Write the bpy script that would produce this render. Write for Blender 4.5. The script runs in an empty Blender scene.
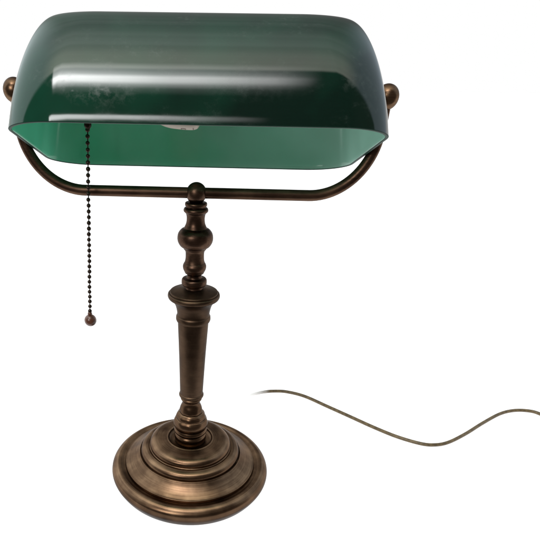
import bpy, bmesh, math, random
from mathutils import Vector, Matrix

random.seed(7)
scene = bpy.context.scene
COL = scene.collection
PI = math.pi
LIFT = .009            # the mouldings are measured from 9 mm above the table

# ------------------------------------------------------------------ helpers
def link(name, me, mats=(), parent=None, smooth=True, sharp=None):
    o = bpy.data.objects.new(name, me)
    COL.objects.link(o)
    for m in mats:
        me.materials.append(m)
    if smooth:
        for p in me.polygons:
            p.use_smooth = True
        if sharp is not None:
            me.set_sharp_from_angle(angle=math.radians(sharp))
    if parent:
        o.parent = parent
        if parent.name == 'desk_lamp':
            o.location.z = LIFT
    return o

def mesh_from(name, verts, faces):
    me = bpy.data.meshes.new(name)
    me.from_pydata([tuple(v) for v in verts], [], faces)
    me.validate()
    me.update()
    return me

def catmull(pts, n=6):
    """smooth curve through the points of one span"""
    if len(pts) < 3:
        return [Vector(p) for p in pts]
    P = [Vector(p) for p in pts]
    P = [P[0] * 2 - P[1]] + P + [P[-1] * 2 - P[-2]]
    out = []
    for i in range(1, len(P) - 2):
        a, b, c, d = P[i - 1], P[i], P[i + 1], P[i + 2]
        for k in range(n):
            t = k / n
            out.append(0.5 * ((2 * b) + (c - a) * t + (2 * a - 5 * b + 4 * c - d) * t * t
                              + (3 * b - a - 3 * c + d) * t ** 3))
    out.append(P[-2])
    return out

def lathe_mesh(name, spans, seg=128):
    """spans: list of lists of (r, z) in mm; each span is one smooth moulding, spans meet at a crease"""
    prof = []
    for s in spans:
        c = catmull([(r, z, 0) for r, z in s])
        for q in c:
            if not prof or (Vector(prof[-1]) - q).length > 1e-4:
                prof.append(tuple(q))
    verts, faces, rings = [], [], []
    for r, z, _ in prof:
        r *= .001
        z *= .001
        if r < 1e-5:
            rings.append([len(verts)])
            verts.append((0, 0, z))
        else:
            rings.append(list(range(len(verts), len(verts) + seg)))
            for k in range(seg):
                a = 2 * PI * k / seg
                verts.append((r * math.cos(a), r * math.sin(a), z))
    for A, B in zip(rings[:-1], rings[1:]):
        for k in range(seg):
            k2 = (k + 1) % seg
            if len(A) == 1 and len(B) == 1:
                continue
            if len(A) == 1:
                faces.append((A[0], B[k], B[k2]))
            elif len(B) == 1:
                faces.append((A[k], B[0], A[k2]))
            else:
                faces.append((A[k], B[k], B[k2], A[k2]))
    me = mesh_from(name, verts, faces)
    bm = bmesh.new()
    bm.from_mesh(me)
    bmesh.ops.recalc_face_normals(bm, faces=bm.faces)
    bm.to_mesh(me)
    bm.free()
    return me

def tube_mesh(name, path, rad, seg=20, caps=True):
    P = [Vector(p) for p in path]
    n = len(P)
    verts, faces = [], []
    up = None
    for i in range(n):
        t = (P[min(i + 1, n - 1)] - P[max(i - 1, 0)]).normalized()
        if up is None:
            up = Vector((0, 1, 0)) if abs(t.y) < .9 else Vector((0, 0, 1))
        s = t.cross(up).normalized()
        up = s.cross(t).normalized()
        r = rad(i / (n - 1)) if callable(rad) else rad
        for k in range(seg):
            a = 2 * PI * k / seg
            verts.append(P[i] + s * (r * math.cos(a)) + up * (r * math.sin(a)))
    for i in range(n - 1):
        for k in range(seg):
            k2 = (k + 1) % seg
            faces.append((i * seg + k, i * seg + k2, (i + 1) * seg + k2, (i + 1) * seg + k))
    if caps:
        faces.append(tuple(range(seg - 1, -1, -1)))
        faces.append(tuple((n - 1) * seg + k for k in range(seg)))
    me = mesh_from(name, verts, faces)
    bm = bmesh.new()
    bm.from_mesh(me)
    bmesh.ops.recalc_face_normals(bm, faces=bm.faces)
    bm.to_mesh(me)
    bm.free()
    return me

# ------------------------------------------------------------------ materials
def new_mat(name):
    m = bpy.data.materials.new(name)
    m.use_nodes = True
    nt = m.node_tree
    return m, nt, nt.nodes['Principled BSDF']

def N(nt, kind, **kw):
    n = nt.nodes.new(kind)
    for k, v in kw.items():
        setattr(n, k, v)
    return n

def math_node(nt, op, a, b=None, clamp=False):
    n = N(nt, 'ShaderNodeMath', operation=op, use_clamp=clamp)
    for i, v in enumerate((a, b)):
        if v is None:
            continue
        if isinstance(v, (int, float)):
            n.inputs[i].default_value = v
        else:
            nt.links.new(v, n.inputs[i])
    return n.outputs[0]

def ramp(nt, fac, stops):
    r = N(nt, 'ShaderNodeValToRGB')
    el = r.color_ramp.elements
    while len(el) < len(stops):
        el.new(.5)
    for e, (p, c) in zip(el, stops):
        e.position = p
        e.color = (*c, 1) if len(c) == 3 else c
    nt.links.new(fac, r.inputs[0])
    return r.outputs[0]

def bronze(name, dark, mid, light, rough=.33, turned=True, aniso=.55, metal=1.0, streak=.55, bump=.06, edge=.62, side_shade=0.):
    """dark patinated bronze: worn lighter on raised edges, darker in the recesses, turning marks"""
    m, nt, b = new_mat(name)
    tc = N(nt, 'ShaderNodeTexCoord')
    sep = N(nt, 'ShaderNodeSeparateXYZ')
    nt.links.new(tc.outputs['Object'], sep.inputs[0])
    x, y, z = sep.outputs
    if turned:
        rr = math_node(nt, 'SQRT', math_node(nt, 'ADD', math_node(nt, 'MULTIPLY', x, x), math_node(nt, 'MULTIPLY', y, y)))
        ang = math_node(nt, 'ARCTAN2', y, x)
        comb = N(nt, 'ShaderNodeCombineXYZ')
        nt.links.new(math_node(nt, 'MULTIPLY', rr, 1000.), comb.inputs[0])
        nt.links.new(math_node(nt, 'MULTIPLY', z, 1000.), comb.inputs[1])
        nt.links.new(math_node(nt, 'MULTIPLY', ang, 1.3), comb.inputs[2])
        streak_vec = comb.outputs[0]
    else:
        mp = N(nt, 'ShaderNodeMapping')
        mp.inputs['Scale'].default_value = (60, 900, 900)
        nt.links.new(tc.outputs['Object'], mp.inputs[0])
        streak_vec = mp.outputs[0]
    st = N(nt, 'ShaderNodeTexNoise')
    st.inputs['Scale'].default_value = 1.0
    st.inputs['Detail'].default_value = 3
    nt.links.new(streak_vec, st.inputs['Vector'])
    bl = N(nt, 'ShaderNodeTexNoise')
    bl.inputs['Scale'].default_value = 55
    bl.inputs['Detail'].default_value = 4
    nt.links.new(tc.outputs['Object'], bl.inputs['Vector'])
    geo = N(nt, 'ShaderNodeNewGeometry')
    pt = math_node(nt, 'MULTIPLY', math_node(nt, 'SUBTRACT', geo.outputs['Pointiness'], .5), 4.5)
    f = math_node(nt, 'ADD', .5, pt)
    f = math_node(nt, 'ADD', f, math_node(nt, 'MULTIPLY', math_node(nt, 'SUBTRACT', bl.outputs['Fac'], .5), .9))
    f = math_node(nt, 'ADD', f, math_node(nt, 'MULTIPLY', math_node(nt, 'SUBTRACT', st.outputs['Fac'], .5), streak))
    sn = N(nt, 'ShaderNodeSeparateXYZ')
    nt.links.new(geo.outputs['True Normal'], sn.inputs[0])
    # shade put into the colour: faces looking up lighter, sides and undersides darker
    f = math_node(nt, 'ADD', f, math_node(nt, 'MULTIPLY', math_node(nt, 'SUBTRACT', sn.outputs[2], .6), side_shade), clamp=True)
    colr = ramp(nt, f, [(0.0, dark), (.5, mid), (1.0, light)])
    nt.links.new(colr, b.inputs['Base Color'])
    b.inputs['Metallic'].default_value = metal
    r = math_node(nt, 'ADD', rough, math_node(nt, 'MULTIPLY', math_node(nt, 'SUBTRACT', bl.outputs['Fac'], .5), .25))
    nt.links.new(r, b.inputs['Roughness'])
    b.inputs['Anisotropic'].default_value = aniso
    if turned:
        tan = N(nt, 'ShaderNodeTangent', direction_type='RADIAL', axis='Z')
        nt.links.new(tan.outputs[0], b.inputs['Tangent'])
    bu = N(nt, 'ShaderNodeBump')
    bu.inputs['Strength'].default_value = bump
    b.inputs['Specular Tint'].default_value = (edge, edge, edge, 1)
    bu.inputs['Distance'].default_value = .0003
    nt.links.new(st.outputs['Fac'], bu.inputs['Height'])
    nt.links.new(bu.outputs[0], b.inputs['Normal'])
    return m

M_BASE = bronze('bronze_base', (.018, .009, .006), (.120, .071, .042), (.35, .222, .13), rough=.31, side_shade=.36, streak=.4, aniso=.5, bump=.03)
M_STEM = bronze('bronze_stem', (.018, .010, .007), (.094, .059, .038), (.24, .155, .095), rough=.40, side_shade=.22, aniso=.15, streak=.2, bump=.03)
M_ARM = bronze('bronze_arm', (.016, .009, .006), (.076, .044, .030), (.18, .108, .07), rough=.37, turned=False, aniso=0, bump=.04)
M_KNOB = bronze('bronze_knob', (.035, .022, .012), (.128, .076, .045), (.27, .17, .10), rough=.30, turned=False, aniso=0, bump=.04)
M_CHAIN = bronze('dark_chain_metal', (.008, .006, .005), (.028, .020, .016), (.07, .05, .04), rough=.35, turned=False, aniso=0)

# green glass, outer skin
def glass_outer():
    m, nt, b = new_mat('dark_green_glass')
    tc = N(nt, 'ShaderNodeTexCoord')
    n1 = N(nt, 'ShaderNodeTexNoise')
    n1.inputs['Scale'].default_value = 16
    n1.inputs['Detail'].default_value = 3
    nt.links.new(tc.outputs['Object'], n1.inputs['Vector'])
    # window light put into the colour: brighter green on the left, darker right
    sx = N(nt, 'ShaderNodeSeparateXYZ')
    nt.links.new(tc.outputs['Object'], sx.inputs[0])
    left_lit = math_node(nt, 'ADD', math_node(nt, 'MULTIPLY', sx.outputs[0], -2.2), n1.outputs['Fac'])
    glass_col = ramp(nt, left_lit, [(.32, (.0009, .0125, .0075)), (.72, (.0026, .046, .0245))])
    # wipe marks and dust: patches of slightly duller surface
    mp = N(nt, 'ShaderNodeMapping')
    mp.inputs['Scale'].default_value = (34, 60, 60)
    mp.inputs['Rotation'].default_value = (.2, .5, .7)
    nt.links.new(tc.outputs['Object'], mp.inputs[0])
    n2 = N(nt, 'ShaderNodeTexNoise')
    n2.inputs['Scale'].default_value = 1
    n2.inputs['Detail'].default_value = 8
    n2.inputs['Roughness'].default_value = .68
    nt.links.new(mp.outputs[0], n2.inputs['Vector'])
    rgh = ramp(nt, n2.outputs['Fac'], [(.45, (.05,) * 3), (.62, (.075,) * 3), (.8, (.13,) * 3)])
    # thin dust and dried wipe marks
    n5 = N(nt, 'ShaderNodeTexNoise')
    n5.inputs['Scale'].default_value = 420
    n5.inputs['Detail'].default_value = 6
    nt.links.new(tc.outputs['Object'], n5.inputs['Vector'])
    patch = ramp(nt, n2.outputs['Fac'], [(.54, (0,) * 3), (.74, (1,) * 3)])
    speck = ramp(nt, n5.outputs['Fac'], [(.48, (.04,) * 3), (.66, (.2,) * 3)])
    smear = None
    for cx, cy_, cz, rx, rz, k in ((-.058, -.051, -.018, .026, .0085, 1.), (-.082, -.051, -.010, .012, .006, .5), (.094, -.049, -.009, .012, .007, .75), (.030, -.050, -.012, .040, .010, .18)):
        mpp = N(nt, 'ShaderNodeMapping')
        mpp.inputs['Location'].default_value = (-cx / rx, -cy_ / .03, -cz / rz)
        mpp.inputs['Scale'].default_value = (1 / rx, 1 / .03, 1 / rz)
        nt.links.new(tc.outputs['Object'], mpp.inputs[0])
        ln = N(nt, 'ShaderNodeVectorMath', operation='LENGTH')
        nt.links.new(mpp.outputs[0], ln.inputs[0])
        mk = math_node(nt, 'MULTIPLY', math_node(nt, 'SUBTRACT', 1., ln.outputs['Value'], clamp=True), k)
        smear = mk if smear is None else math_node(nt, 'ADD', smear, mk)
    n6 = N(nt, 'ShaderNodeTexNoise')
    n6.inputs['Scale'].default_value = 230
    n6.inputs['Detail'].default_value = 7
    n6.inputs['Roughness'].default_value = .65
    n6.inputs['Distortion'].default_value = .25
    nt.links.new(tc.outputs['Object'], n6.inputs['Vector'])
    blot = ramp(nt, n6.outputs['Fac'], [(.46, (0,) * 3), (.64, (1,) * 3)])
    smear = math_node(nt, 'MULTIPLY', math_node(nt, 'POWER', smear, .6), blot)
    rgh_s = math_node(nt, 'ADD', rgh, math_node(nt, 'MULTIPLY', smear, .13))
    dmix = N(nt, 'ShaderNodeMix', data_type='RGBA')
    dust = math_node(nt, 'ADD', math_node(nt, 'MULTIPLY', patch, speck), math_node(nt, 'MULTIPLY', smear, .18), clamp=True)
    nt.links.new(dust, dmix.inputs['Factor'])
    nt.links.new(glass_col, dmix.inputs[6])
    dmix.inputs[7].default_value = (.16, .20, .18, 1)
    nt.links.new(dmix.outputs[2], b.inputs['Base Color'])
    nt.links.new(rgh_s, b.inputs['Roughness'])
    b.inputs['IOR'].default_value = 1.52
    b.inputs['Specular IOR Level'].default_value = .5
    # slow waviness of hand drawn glass
    n3 = N(nt, 'ShaderNodeTexNoise')
    n3.inputs['Scale'].default_value = 22
    n3.inputs['Detail'].default_value = 1
    nt.links.new(tc.outputs['Object'], n3.inputs['Vector'])
    n4 = N(nt, 'ShaderNodeTexVoronoi')
    n4.inputs['Scale'].default_value = 95
    nt.links.new(tc.outputs['Object'], n4.inputs['Vector'])
    pit = math_node(nt, 'SUBTRACT', 1., math_node(nt, 'DIVIDE', n4.outputs['Distance'], .11), clamp=True)
    # only one cell in some carries a speck
    keep = math_node(nt, 'GREATER_THAN', N_sep(nt, n4.outputs['Color']), .86)
    pit = math_node(nt, 'MULTIPLY', pit, keep)
    h = math_node(nt, 'ADD', math_node(nt, 'MULTIPLY', n3.outputs['Fac'], .35), math_node(nt, 'MULTIPLY', pit, .12))
    bu = N(nt, 'ShaderNodeBump')
    bu.inputs['Strength'].default_value = .25
    bu.inputs['Distance'].default_value = .0008
    nt.links.new(h, bu.inputs['Height'])
    nt.links.new(bu.outputs[0], b.inputs['Normal'])
    return m

def N_sep(nt, sock):
    s = N(nt, 'ShaderNodeSeparateColor')
    nt.links.new(sock, s.inputs[0])
    return s.outputs[0]

def glass_inner():
    m, nt, b = new_mat('mid_green_glass_lining')
    tc = N(nt, 'ShaderNodeTexCoord')
    n1 = N(nt, 'ShaderNodeTexNoise')
    n1.inputs['Scale'].default_value = 12
    n1.inputs['Detail'].default_value = 3
    nt.links.new(tc.outputs['Object'], n1.inputs['Vector'])
    sx = N(nt, 'ShaderNodeSeparateXYZ')
    nt.links.new(tc.outputs['Object'], sx.inputs[0])
    sheen_x = math_node(nt, 'ADD', math_node(nt, 'MULTIPLY', sx.outputs[0], 3.2), n1.outputs['Fac'])  # grey reflection put into the lining colour, paler to the right
    col = ramp(nt, sheen_x, [(.20, (.12, .60, .38)), (.55, (.30, .64, .50)), (.85, (.42, .72, .61))])
    nt.links.new(col, b.inputs['Base Color'])
    b.inputs['Roughness'].default_value = .14
    b.inputs['IOR'].default_value = 1.5
    n3 = N(nt, 'ShaderNodeTexNoise')
    n3.inputs['Scale'].default_value = 30
    nt.links.new(tc.outputs['Object'], n3.inputs['Vector'])
    bu = N(nt, 'ShaderNodeBump')
    bu.inputs['Strength'].default_value = .15
    bu.inputs['Distance'].default_value = .001
    nt.links.new(n3.outputs['Fac'], bu.inputs['Height'])
    nt.links.new(bu.outputs[0], b.inputs['Normal'])
    return m

def rim_mat():
    m, nt, b = new_mat('pale_green_glass_edge')
    b.inputs['Base Color'].default_value = (.006, .045, .028, 1)
    b.inputs['Roughness'].default_value = .5
    b.inputs['Specular IOR Level'].default_value = .25
    b.inputs['IOR'].default_value = 1.4
    return m

M_GLASS, M_LINING, M_RIM = glass_outer(), glass_inner(), rim_mat()

def simple(name, col, rough, metal=0., noise=0., scale=80):
    m, nt, b = new_mat(name)
    tc = N(nt, 'ShaderNodeTexCoord')
    n1 = N(nt, 'ShaderNodeTexNoise')
    n1.inputs['Scale'].default_value = scale
    n1.inputs['Detail'].default_value = 4
    nt.links.new(tc.outputs['Object'], n1.inputs['Vector'])
    lo = tuple(c * (1 - noise) for c in col)
    hi = tuple(min(1, c * (1 + noise)) for c in col)
    nt.links.new(ramp(nt, n1.outputs['Fac'], [(.3, lo), (.7, hi)]), b.inputs['Base Color'])
    b.inputs['Roughness'].default_value = rough
    b.inputs['Metallic'].default_value = metal
    return m

M_BULB = simple('off_white_plastic', (.44, .36, .29), .45, noise=.06)
M_PRINT = simple('brown_print', (.16, .10, .08), .6, noise=.1)
M_FELT = simple('black_felt', (.012, .010, .009), .95, noise=.4, scale=400)
M_WOOD = simple('red_brown_ball', (.105, .036, .018), .34, noise=.45, scale=260)
M_WOOD.node_tree.nodes['Principled BSDF'].inputs['Coat Weight'].default_value = .4

# ------------------------------------------------------------------ the lamp
lamp = bpy.data.objects.new('desk_lamp', None)
lamp.empty_display_size = .05
COL.objects.link(lamp)
lamp['label'] = 'bronze banker\'s lamp with a dark green glass shade and a bead pull chain'
lamp['category'] = 'desk lamp'

# --- base: wide turned foot with stepped mouldings
base_spans = [
    [(0, -7.6), (72.6, -7.6)],
    [(72.6, -7.6), (73.6, -6.6), (75.8, -3.0), (77.9, 1.4), (78.4, 4.6), (77.6, 8.0), (75.4, 10.8), (72.6, 12.6), (69.8, 12.9), (67.0, 12.0), (64.5, 11.6)],

    [(64.5, 11.6), (64.4, 13.3), (64.0, 14.1), (63.4, 14.3)],
    [(63.4, 14.3), (58.5, 17.2), (54.0, 20.6), (50.6, 23.6)],
    [(50.6, 23.6), (50.0, 24.2), (49.5, 24.0)],
    [(49.5, 24.0), (48.9, 23.6), (48.6, 24.2)],
    [(48.6, 24.2), (48.4, 26.8), (46.9, 29.4), (44.3, 30.9), (41.6, 31.6)],
    [(41.6, 31.6), (40.1, 31.3), (39.3, 32.0)],
    [(39.3, 32.0), (39.4, 34.2), (38.2, 36.6), (35.6, 38.5), (31.5, 39.7), (26.5, 40.3), (23.2, 40.7)],
    [(23.2, 40.7), (22.0, 41.1), (21.4, 40.6)],
    [(21.4, 40.6), (20.9, 39.2), (19.0, 37.8), (15.0, 37.2), (6.0, 37.0), (0, 37.0)],
]
base = link('base', lathe_mesh('base', base_spans, 192), [M_BASE], lamp, sharp=50)
pad = link('foot_pad', lathe_mesh('foot_pad', [[(0, -9), (71.4, -9)], [(71.4, -9), (71.7, -8.2), (71.4, -7.4)], [(71.4, -7.4), (0, -7.4)]], 96), [M_FELT], base, sharp=50)

# --- lower turned knop (pear on a cup)
knop_spans = [
    [(0, 35.8), (12.5, 35.8)],
    [(12.5, 35.8), (14.6, 37.8), (15.4, 41.0), (15.2, 44.4), (14.3, 46.2)],
    [(14.3, 46.2), (13.9, 47.0), (14.4, 47.8)],
    [(14.4, 47.8), (15.6, 48.8), (16.0, 50.6), (15.4, 52.4), (15.0, 53.2)],
    [(15.0, 53.2), (16.1, 55.6), (16.4, 58.6), (15.7, 61.8), (14.6, 63.8), (14.0, 64.4)],
    [(14.0, 64.4), (14.0, 66.0), (13.0, 68.4), (11.4, 70.2), (10.7, 70.6)],
    [(10.7, 70.6), (10.9, 72.2), (10.5, 74.4), (9.8, 76.8), (8.6, 79.6), (8.2, 81.8), (8.4, 83.4)],
    [(8.4, 83.4), (9.6, 84.6), (10.0, 85.8), (9.4, 87.0), (8.6, 87.6)],
    [(8.6, 87.6), (0, 87.6)],
]
# the pear is faintly faceted by the hammered finish
def hammered(me, z0, z1, amp):
    for v in me.vertices:
        if z0 < v.co.z < z1:
            a = math.atan2(v.co.y, v.co.x)
            w = math.sin(PI * (v.co.z - z0) / (z1 - z0))
            k = 1 + amp * w * math.sin(9 * a + 60 * v.co.z)
            v.co.x *= k
            v.co.y *= k
me = lathe_mesh('lower_knop', knop_spans, 144)
hammered(me, .054, .078, .016)
link('lower_knop', me, [M_BASE], lamp, sharp=50)

# --- tapered column with its flared cap
col_spans = [
    [(0, 87.4), (9.6, 87.4)],
    [(9.6, 87.4), (11.0, 88.2), (11.5, 89.6), (11.1, 91.0)],
    [(11.1, 91.0), (10.6, 91.6), (10.6, 92.6)],
    [(10.6, 92.6), (11.2, 112.0), (12.0, 135.0), (13.0, 158.0), (13.1, 162.6)],
    [(13.1, 162.6), (13.3, 163.4), (14.2, 163.6)],
    [(14.2, 163.6), (14.8, 165.4), (14.6, 167.8), (14.0, 168.8)],
    [(14.0, 168.8), (13.8, 170.4), (14.3, 174.0), (15.6, 178.4), (17.9, 182.0), (19.4, 183.2)],
    [(19.4, 183.2), (20.8, 183.9), (21.5, 184.9), (21.8, 186.2), (21.5, 187.6)],
    [(21.5, 187.6), (20.9, 188.1), (20.1, 188.3)],
    [(20.1, 188.3), (19.9, 189.4), (19.5, 189.6)],
    [(19.5, 189.6), (19.0, 189.8), (15.0, 190.6), (10.0, 191.8), (6.8, 192.4)],
    [(6.8, 192.4), (0, 192.4)],
]
link('column', lathe_mesh('column', col_spans, 128), [M_STEM], lamp, sharp=50)

# --- upper baluster
bal_spans = [
    [(0, 192.2), (7.2, 192.2)],
    [(7.2, 192.2), (6.9, 193.6), (7.0, 195.0)],
    [(7.0, 195.0), (9.4, 195.2), (10.3, 196.2), (10.3, 199.4), (9.6, 200.6)],
    [(9.6, 200.6), (6.6, 201.2), (5.9, 202.2), (5.8, 203.4), (6.3, 204.6)],
    [(6.3, 204.6), (7.6, 205.2), (8.2, 206.4)],
    [(8.2, 206.4), (9.2, 208.6), (9.5, 211.0), (8.8, 213.0), (8.2, 213.8)],
    [(8.2, 213.8), (7.6, 216.2), (7.4, 219.4), (7.6, 222.4), (8.4, 224.2)],
    [(8.4, 224.2), (9.0, 224.6), (9.2, 225.4)],
    [(9.2, 225.4), (11.8, 227.2), (13.6, 230.2), (14.1, 233.4), (13.4, 236.8), (11.4, 239.4), (9.0, 240.8)],
    [(9.0, 240.8), (8.6, 241.6), (7.4, 244.4), (7.0, 247.8), (7.4, 250.8), (8.2, 252.2)],
    [(8.2, 252.2), (9.3, 253.2), (9.5, 254.4), (8.9, 255.6), (8.0, 256.0)],
    [(8.0, 256.0), (7.4, 256.3), (7.4, 256.8)],
    [(7.4, 256.8), (8.2, 257.2), (8.5, 258.4), (8.1, 259.6), (6.4, 260.0)],
    [(6.4, 260.0), (0, 260.0)],
]
link('baluster', lathe_mesh('baluster', bal_spans, 96), [M_ARM], lamp, sharp=50)

# --- ball finial that grips the arm
fin = [[(0, 259.6)] + [(7.8 * math.sin(a), 266.2 - 7.8 * math.cos(a)) for a in [.55 + (PI - .55) * k / 14 for k in range(14)]] + [(0, 274.0)]]
link('finial', lathe_mesh('finial', fin, 64), [M_ARM], lamp)

# --- U shaped arm
YAW = -0.0213
cy, sy = math.cos(YAW), math.sin(YAW)
def turn(x, y, z):
    return Vector((x * cy - y * sy, x * sy + y * cy, z))
ZB, ZP, LB, RA = .2664, .3303, .1271, .0435
path = []
for s in (-1, 1):
    part = [(s * LB, 0, ZP - .001)] + [(s * LB, 0, ZP - .001 - (ZP - ZB - RA - .001) * k / 4) for k in range(1, 4)]
    for k in range(25):
        a = (PI / 2) * k / 24
        part.append((s * (LB - RA + RA * math.cos(a)), 0, ZB + RA - RA * math.sin(a)))
    part += [(s * (LB - RA) * (1 - k / 8), 0, ZB) for k in range(1, 8)]
    path += part if s < 0 else [(0, 0, ZB)] + part[::-1]
arm = link('arm', tube_mesh('arm', [turn(*p) for p in path], .0039, 24), [M_ARM], lamp, sharp=60)
for s in (-1, 1):
    # turned ball at each end of the arm, with a little neck on the shade side
    prof = [[(0, -9.0), (4.6, -9.0)], [(4.6, -9.0), (4.8, -7.4), (4.4, -6.4)],
            [(4.4, -6.4)] + [(8.0 * math.sin(a), -8.0 * math.cos(a)) for a in [.75 + (PI - .75) * k / 14 for k in range(14)]] + [(0, 8.0)]]
    me = lathe_mesh('knob', prof, 64)
    me.transform(Matrix.Translation(turn(s * LB, 0, ZP)) @ Matrix.Rotation(YAW, 4, 'Z') @ Matrix.Rotation(s * PI / 2, 4, 'Y'))
    link('knob', me, [M_KNOB], arm, sharp=50)

# --- glass shade: trough with rounded ends, tipped back on the arm
TILT = -0.3634
H0, L0, W0, CA, CB, YO = .0337, .1226, .0567, .0347, .0236, .0041
HT, DR, FI, GI, EX, TAPER = .0783, .161, .0174, .0702, .8226, .4
def rr_loop(L, W, a, b, n=16, m=18, mw=6):
    a = min(a, L)
    b = min(b, W)
    out = []
    corners = ((1, 1, 0), (-1, 1, .5), (-1, -1, 1), (1, -1, 1.5))
    for i, (sx, sy_, t0) in enumerate(corners):
        for k in range(n + 1):
            th = PI * (t0 + .5 * k / n)
            out.append((sx * (L - a) + a * math.cos(th), sy_ * (W - b) + b * math.sin(th)))
        nx = corners[(i + 1) % 4]
        p0 = out[-1]
        th = PI * nx[2]
        p1 = (nx[0] * (L - a) + a * math.cos(th), nx[1] * (W - b) + b * math.sin(th))
        cnt = m if i % 2 == 0 else mw
        for k in range(1, cnt):
            t = k / cnt
            out.append((p0[0] * (1 - t) + p1[0] * t, p0[1] * (1 - t) + p1[1] * t))
    return out
def shade_loop(s, off):
    h, W, L = HT - off, W0 - off, L0 - off
    z = h * math.sin(s)
    w = max(W * math.cos(s) ** EX, 1e-5)
    l = L - DR * z
    u = max(0, (z - (h - GI + off)) / (GI - off))
    l -= FI * (1 - math.sqrt(max(0, 1 - u * u)))
    b = min((CB - off) * w / W, w)
    return [(x * (1 - TAPER * (y + .055)), y + YO, z - H0) for x, y in rr_loop(l, w, CA - off, b)]
TH = .0022
loops, kinds = [], []
ns = 40
for k in range(ns + 1):                                  # outer skin from crown to rim
    loops.append(shade_loop(PI / 2 * (1 - k / ns), 0))
    kinds.append(0)
def rim_loop(off, dz):
    return [(x, y, z + dz) for x, y, z in shade_loop(0, off)]
for off, dz in ((.00025, -.0003), (.00050, -.0004), (TH - .0005, -.0004), (TH - .0002, -.0003)):   # ground rim, edges just broken
    loops.append(rim_loop(off, dz))
    kinds.append(2)
for k in range(ns + 1):                                  # inner lining
    loops.append(shade_loop(PI / 2 * k / ns, TH))
    kinds.append(1)
nv = len(loops[0])
verts = [v for l in loops for v in l]
faces, fmat = [], []
for i in range(len(loops) - 1):
    for k in range(nv):
        k2 = (k + 1) % nv
        faces.append((i * nv + k, i * nv + k2, (i + 1) * nv + k2, (i + 1) * nv + k))
        fmat.append(2 if 2 in (kinds[i], kinds[i + 1]) else kinds[i])
me = bpy.data.meshes.new('shade')
me.from_pydata(verts, [], faces)
for p, mi in zip(me.polygons, fmat):
    p.material_index = mi
bm = bmesh.new()
bm.from_mesh(me)
bmesh.ops.remove_doubles(bm, verts=bm.verts, dist=4e-5)
bmesh.ops.recalc_face_normals(bm, faces=bm.faces)
bm.to_mesh(me)
bm.free()
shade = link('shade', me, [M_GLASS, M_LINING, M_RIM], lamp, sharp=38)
shade.location = (0, 0, ZP + LIFT)
shade.rotation_euler = (TILT, 0, YAW)

# --- cross rod with socket and bulb under the shade
rod = link('socket_bracket', tube_mesh('socket_bracket', [turn(x, 0, ZP) for x in (-.1215, -.05, .02, .1215)], .0032, 16), [M_ARM], lamp, sharp=60)
sock = [[(0, 0), (9.5, 0)], [(9.5, 0), (11.0, 2.0), (11.0, 26.0), (12.4, 28.0), (12.4, 31.0)], [(12.4, 31.0), (9, 31.0), (0, 31.0)]]
me = lathe_mesh('socket', sock, 48)
me.transform(Matrix.Translation(turn(.0327, 0, .3243)) @ Matrix.Rotation(YAW, 4, 'Z') @ Matrix.Rotation(-PI / 2, 4, 'Y'))
link('socket', me, [M_ARM], rod, sharp=50)
bulb_sp = [[(0, 0), (11.4, 0)], [(11.4, 0), (13.4, .8), (15.2, 2.2), (16.0, 5.0), (16.1, 9.0), (15.7, 16.0), (15.0, 22.0), (13.6, 27.0), (11.4, 30.6), (7.4, 34.0), (3.0, 35.6), (0, 36.0)]]
me = lathe_mesh('bulb', bulb_sp, 64)
MB_ = Matrix.Translation(turn(.0018, 0, .3243)) @ Matrix.Rotation(YAW, 4, 'Z') @ Matrix.Rotation(-PI / 2, 4, 'Y')
me.transform(MB_)
bulb = link('bulb', me, [M_BULB], lamp, sharp=50)

def bulb_radius(t):
    prof = catmull([(r, z, 0) for r, z in bulb_sp[1]], 12)
    for a, b in zip(prof[:-1], prof[1:]):
        if a.y <= t <= b.y:
            f = (t - a.y) / max(b.y - a.y, 1e-9)
            return a.x + (b.x - a.x) * f
    return 0
def print_patch(t0, t1, a0, a1):
    vs, fs = [], []
    nt_, na = 6, 8
    for i in range(nt_ + 1):
        t = t0 + (t1 - t0) * i / nt_
        r = bulb_radius(t) + .12
        for j in range(na + 1):
            a = math.radians(a0 + (a1 - a0) * j / na)
            vs.append((r * .001 * math.cos(a), r * .001 * math.sin(a), t * .001))
    for i in range(nt_):
        for j in range(na):
            q = i * (na + 1) + j
            fs.append((q, q + 1, q + na + 2, q + na + 1))
    return vs, fs
pv, pf = [], []
# local angle: Rot(-90,Y) sends local +x to world +z, so "down" is 180 degrees
for t0, t1, a0, a1 in ((10.2, 10.8, 184, 204), (13.0, 13.6, 184, 204), (10.8, 13.0, 184, 187), (10.8, 13.0, 190, 192), (10.8, 13.0, 201, 204), (4.6, 5.3, 183, 207)):
    v, f = print_patch(t0, t1, a0, a1)
    pf += [tuple(i + len(pv) for i in q) for q in f]
    pv += v
me = mesh_from('printed_mark', pv, pf)
me.transform(MB_)
link('printed_mark', me, [M_PRINT], bulb)

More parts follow.
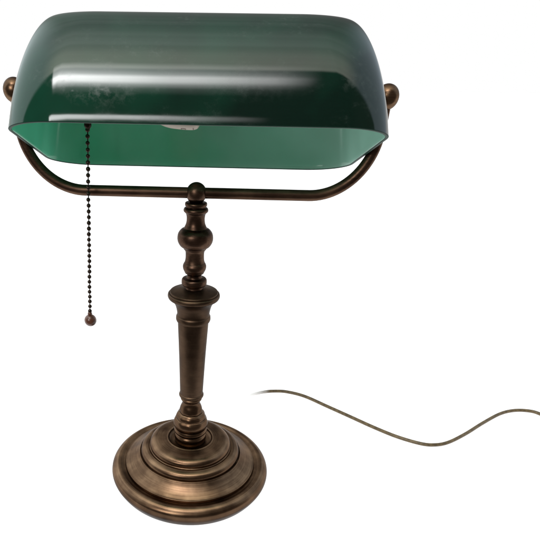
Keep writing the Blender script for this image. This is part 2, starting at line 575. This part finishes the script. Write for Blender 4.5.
# --- pull chain: beads on thin links, a small bell on top and a turned ball below
c_top, c_bot = Vector((-.0757, -.012, .3132)), Vector((-.0859, -.012, .1719))
core = [c_top + Vector((0, 0, .012))] + [c_top.lerp(c_bot, k / 12) for k in range(13)]
chain = link('pull_chain', tube_mesh('pull_chain', core, .00042, 8), [M_CHAIN], lamp)
bell = [[(0, -4.2), (1.5, -4.2)], [(1.5, -4.2), (2.4, -2.6), (2.5, -.6), (2.0, 1.4), (1.5, 5.0), (1.5, 14.0)], [(1.5, 14.0), (0, 14.0)]]
me = lathe_mesh('chain_bell', bell, 24)
me.transform(Matrix.Translation(c_top))
link('chain_bell', me, [M_CHAIN], chain, sharp=50)
bm = bmesh.new()
bmesh.ops.create_uvsphere(bm, u_segments=20, v_segments=14, radius=.00155)
bead_me = bpy.data.meshes.new('bead')
bm.to_mesh(bead_me)
bm.free()
first = None
d = c_bot - c_top
n_beads = 33
for k in range(n_beads):
    t = (k + 1.15) / (n_beads + .9)
    if first is None:
        first = link('bead', bead_me, [M_CHAIN], chain)
        o = first
    else:
        o = first.copy()
        COL.objects.link(o)
        o.parent = chain
    o.location = c_top + d * t + Vector((random.uniform(-1, 1) * .00012, random.uniform(-1, 1) * .0002, 0))
    s = random.uniform(.95, 1.05)
    o.scale = (s, s, s)
ball = [[(0, -10.2)] + [(5.05 * math.sin(a), -5.1 - 5.05 * math.cos(a)) for a in [PI * k / 16 for k in range(1, 15)]] + [(1.7, -.4)],
        [(1.7, -.4), (1.9, .6), (1.5, 2.0), (.8, 2.6), (0, 2.7)]]
me = lathe_mesh('pull_ball', ball, 48)
me.transform(Matrix.Translation(c_bot))
link('pull_ball', me, [M_WOOD], chain, sharp=60)

# --- power cord lying on the table, its colour faded into the white sheet next to the base
cp = [(.0100, .0765, .0045), (.0140, .0900, .0024), (.0218, .1037, .0021), (.0381, .1241, .0021), (.0563, .1433, .0021), (.0750, .1573, .0021), (.0944, .1667, .0021),
      (.1100, .1694, .0021), (.1243, .1680, .0021), (.1448, .1582, .0021), (.1695, .1353, .0021), (.1927, .1135, .0021),
      (.2147, .0926, .0021), (.2363, .0749, .0021), (.2582, .0630, .0021), (.2734, .0607, .0021), (.2912, .0660, .0021),
      (.3181, .0837, .0021), (.3482, .1070, .0021), (.3784, .1282, .0021), (.4000, .1368, .0021), (.4181, .1367, .0021),
      (.4285, .1302, .0021), (.4413, .1096, .0021), (.4580, .0800, .0021), (.4900, .0500, .0021), (.5500, .0330, .0021)]
cp = [(x, y, z - LIFT) for x, y, z in cp]
cpath = catmull(cp, 10)
me = tube_mesh('power_cord', cpath, .0020, 14)
m, nt, b = new_mat('brown_cord')
at = N(nt, 'ShaderNodeAttribute', attribute_name='along')
nz = N(nt, 'ShaderNodeTexNoise')
nz.inputs['Scale'].default_value = 300
ntc = N(nt, 'ShaderNodeTexCoord')
nt.links.new(ntc.outputs['Object'], nz.inputs['Vector'])
c1 = ramp(nt, nz.outputs['Fac'], [(.35, (.075, .050, .021)), (.65, (.150, .104, .046))])
mx = N(nt, 'ShaderNodeMix', data_type='RGBA')
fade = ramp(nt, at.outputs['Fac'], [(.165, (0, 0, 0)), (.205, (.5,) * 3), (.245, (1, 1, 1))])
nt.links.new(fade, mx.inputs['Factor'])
mx.inputs[6].default_value = (.93, .93, .92, 1)
nt.links.new(c1, mx.inputs[7])
nt.links.new(mx.outputs[2], b.inputs['Base Color'])
b.inputs['Roughness'].default_value = .42
# glow added so the cord melts into the white sheet near the base
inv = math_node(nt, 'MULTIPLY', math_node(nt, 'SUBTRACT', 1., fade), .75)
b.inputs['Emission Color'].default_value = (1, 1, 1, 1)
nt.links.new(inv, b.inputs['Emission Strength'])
att = me.attributes.new('along', 'FLOAT', 'POINT')
nring = len(cpath)
for i in range(len(me.vertices)):
    att.data[i].value = (i // 14) / (nring - 1)
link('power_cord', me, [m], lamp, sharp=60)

# ------------------------------------------------------------------ white table sheet
m, nt, b = new_mat('white_table')
b.inputs['Base Color'].default_value = (.3, .3, .3, 1)
b.inputs['Roughness'].default_value = .8
b.inputs['Specular IOR Level'].default_value = 0
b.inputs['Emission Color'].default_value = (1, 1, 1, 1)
b.inputs['Emission Strength'].default_value = 1.0  # glow added to the sheet: stays white and shows no shadow
vs = [(-6, -.135, 0), (6, -.135, 0), (6, 9, 0), (-6, 9, 0)]
tab = link('floor', mesh_from('floor', vs, [(0, 1, 2, 3)]), [m], smooth=False)
tab['kind'] = 'structure'

# ------------------------------------------------------------------ world and lamps
w = bpy.data.worlds.new('World')
scene.world = w
w.use_nodes = True
nt = w.node_tree
bg = nt.nodes['Background']
tc = N(nt, 'ShaderNodeTexCoord')
sep = N(nt, 'ShaderNodeSeparateXYZ')
nt.links.new(tc.outputs['Generated'], sep.inputs[0])
def smooth(v, a, b_):
    n = N(nt, 'ShaderNodeMapRange', interpolation_type='SMOOTHSTEP')
    n.inputs['From Min'].default_value = a
    n.inputs['From Max'].default_value = b_
    nt.links.new(v, n.inputs['Value'])
    return n.outputs[0]
X, Y, Z = sep.outputs
def mixc(fac, a, b_):
    n = N(nt, 'ShaderNodeMix', data_type='RGBA')
    nt.links.new(fac, n.inputs['Factor'])
    for sock, v in ((n.inputs[6], a), (n.inputs[7], b_)):
        if isinstance(v, tuple):
            sock.default_value = (*v, 1)
        else:
            nt.links.new(v, sock)
    return n.outputs[2]
def mul(a, b_):
    n = N(nt, 'ShaderNodeMix', data_type='RGBA', blend_type='MULTIPLY')
    n.inputs['Factor'].default_value = 1
    nt.links.new(a, n.inputs[6])
    nt.links.new(b_, n.inputs[7])
    return n.outputs[2]
# ceiling: brightest over the lamp, falling off towards the far wall, ending in front of the lamp
q = math_node(nt, 'DIVIDE', Y, math_node(nt, 'MAXIMUM', Z, .02))
qn = math_node(nt, 'MULTIPLY', math_node(nt, 'ADD', q, .5), .4, clamp=True)      # q -.5 .. 2 to 0 .. 1
def g(v):
    return (v, v, v)
ceil = ramp(nt, qn, [(.0, (.041, .037, .034)), (.048, (.041, .037, .034)), (.058, (.80, .80, .70)), (.12, (.74, .75, .66)), (.21, (.45, .48, .45)), (.37, g(.19)), (.62, g(.10)), (1.0, g(.075))])
n = N(nt, 'ShaderNodeVectorMath', operation='SCALE')
nt.links.new(ceil, n.inputs[0])
n.inputs['Scale'].default_value = 3.5
ceil = n.outputs[0]
lr = N(nt, 'ShaderNodeMapRange')                                                   # window side on the left
lr.inputs['From Min'].default_value, lr.inputs['From Max'].default_value = -.25, .25
lr.inputs['To Min'].default_value, lr.inputs['To Max'].default_value = 1.25, .72
nt.links.new(X, lr.inputs['Value'])
comb = N(nt, 'ShaderNodeCombineXYZ')
for k in range(3):
    nt.links.new(lr.outputs[0], comb.inputs[k])
ceil = mul(ceil, comb.outputs[0])
bn = N(nt, 'ShaderNodeTexNoise', noise_dimensions='1D')
bn.inputs['Scale'].default_value = 7
bn.inputs['Detail'].default_value = 4
nt.links.new(q, bn.inputs['W'])
bands = ramp(nt, bn.outputs['Fac'], [(.3, g(.74)), (.7, g(1.0))])
ceil = mul(ceil, bands)
side = mixc(smooth(X, -.3, .3), (1.4, 1.52, 1.58), (.66, .76, .86))              # walls left and right, cool daylight
side = mixc(smooth(qn, .02, .07), (.12, .108, .098), side)
room = mixc(smooth(math_node(nt, 'ABSOLUTE', X), .30, .62), ceil, side)
front = smooth(Y, -.22, -.02)                   # 1 on the backdrop side, 0 towards the room behind the viewer
low = mixc(front, (.12, .108, .098), (1.0, 1.0, 1.0))                              # white backdrop around the table
sky = mixc(smooth(Z, .13, .21), low, room)
# ceiling light in front of the lamp plus a strip added for the rim glint, brightest towards the window side and fading out to the right
pz = math_node(nt, 'DIVIDE', X, math_node(nt, 'MAXIMUM', Z, .02))
qs = math_node(nt, 'DIVIDE', math_node(nt, 'ADD', q, 1.4), 1.4, clamp=True)
pn = math_node(nt, 'DIVIDE', math_node(nt, 'ADD', pz, .6), .8, clamp=True)
row1 = ramp(nt, qs, [(.457, g(0)), (.529, g(.06)), (.571, g(.32)), (.607, g(.85)), (.65, g(1)), (.679, g(.45)), (.714, g(.27)), (.757, g(.17)), (.80, g(0))])
row1 = mul(row1, ramp(nt, pn, [(.20, g(0)), (.232, g(1)), (.40, g(.97)), (.52, g(.78)), (.625, g(.56)), (.75, g(.42)), (.875, g(.24)), (.97, g(0))]))
row2 = ramp(nt, qs, [(.108, g(0)), (.126, g(.75)), (.158, g(.75)), (.182, g(0))])
row2 = mul(row2, ramp(nt, pn, [(.02, g(0)), (.06, g(.85)), (.5, g(.5)), (.75, g(.14)), (.9, g(0))]))
rows = N(nt, 'ShaderNodeVectorMath', operation='ADD')
nt.links.new(row1, rows.inputs[0])
nt.links.new(row2, rows.inputs[1])
scl = N(nt, 'ShaderNodeVectorMath', operation='SCALE')
nt.links.new(rows.outputs[0], scl.inputs[0])
nt.links.new(math_node(nt, 'MULTIPLY', smooth(Z, .25, .35), 25.), scl.inputs['Scale'])
tot = N(nt, 'ShaderNodeVectorMath', operation='ADD')
nt.links.new(sky, tot.inputs[0])
nt.links.new(scl.outputs[0], tot.inputs[1])
nt.links.new(tot.outputs[0], bg.inputs['Color'])
bg.inputs['Strength'].default_value = 1.0

def area(name, loc, target, sx, sy_, radiance, col=(1, 1, 1)):
    ld = bpy.data.lights.new(name, 'AREA')
    ld.shape = 'RECTANGLE'
    ld.size, ld.size_y = sx, sy_
    ld.energy = radiance * PI * sx * sy_
    ld.color = col
    o = bpy.data.objects.new(name, ld)
    COL.objects.link(o)
    o.location = loc
    dirv = (Vector(target) - Vector(loc)).normalized()
    o.rotation_euler = dirv.to_track_quat('-Z', 'Y').to_euler()
    return o
# a window behind the viewer's left shoulder
area('window_light', (-.9, -1.6, 1.1), (0, 0, .2), .7, .5, 11, (1, .98, .95))

# ------------------------------------------------------------------ camera
cam = bpy.data.cameras.new('camera')
co = bpy.data.objects.new('camera', cam)
COL.objects.link(co)
cam.sensor_width = 36
cam.sensor_fit = 'HORIZONTAL'
cam.lens = 532.55238 / 540 * 36
cam.shift_x = (270 - 184.1128) / 540
cam.shift_y = (412.9067 - 270) / 540
cam.clip_start = .01
cam.clip_end = 100
r_ = Vector((.9996, .0244, .0138)).normalized()
fw = Vector((-.0127, .8329, -.5533)).normalized()
u_ = r_.cross(fw).normalized()
r_ = fw.cross(u_).normalized()
co.matrix_world = Matrix(((r_.x, u_.x, -fw.x, 0), (r_.y, u_.y, -fw.y, -.4241), (r_.z, u_.z, -fw.z, .34984 + LIFT), (0, 0, 0, 1)))
scene.camera = co

scene.view_settings.view_transform = 'Standard'
scene.view_settings.look = 'None'
scene.view_settings.exposure = 0
scene.render.engine = 'CYCLES'
scene.cycles.max_bounces = 8
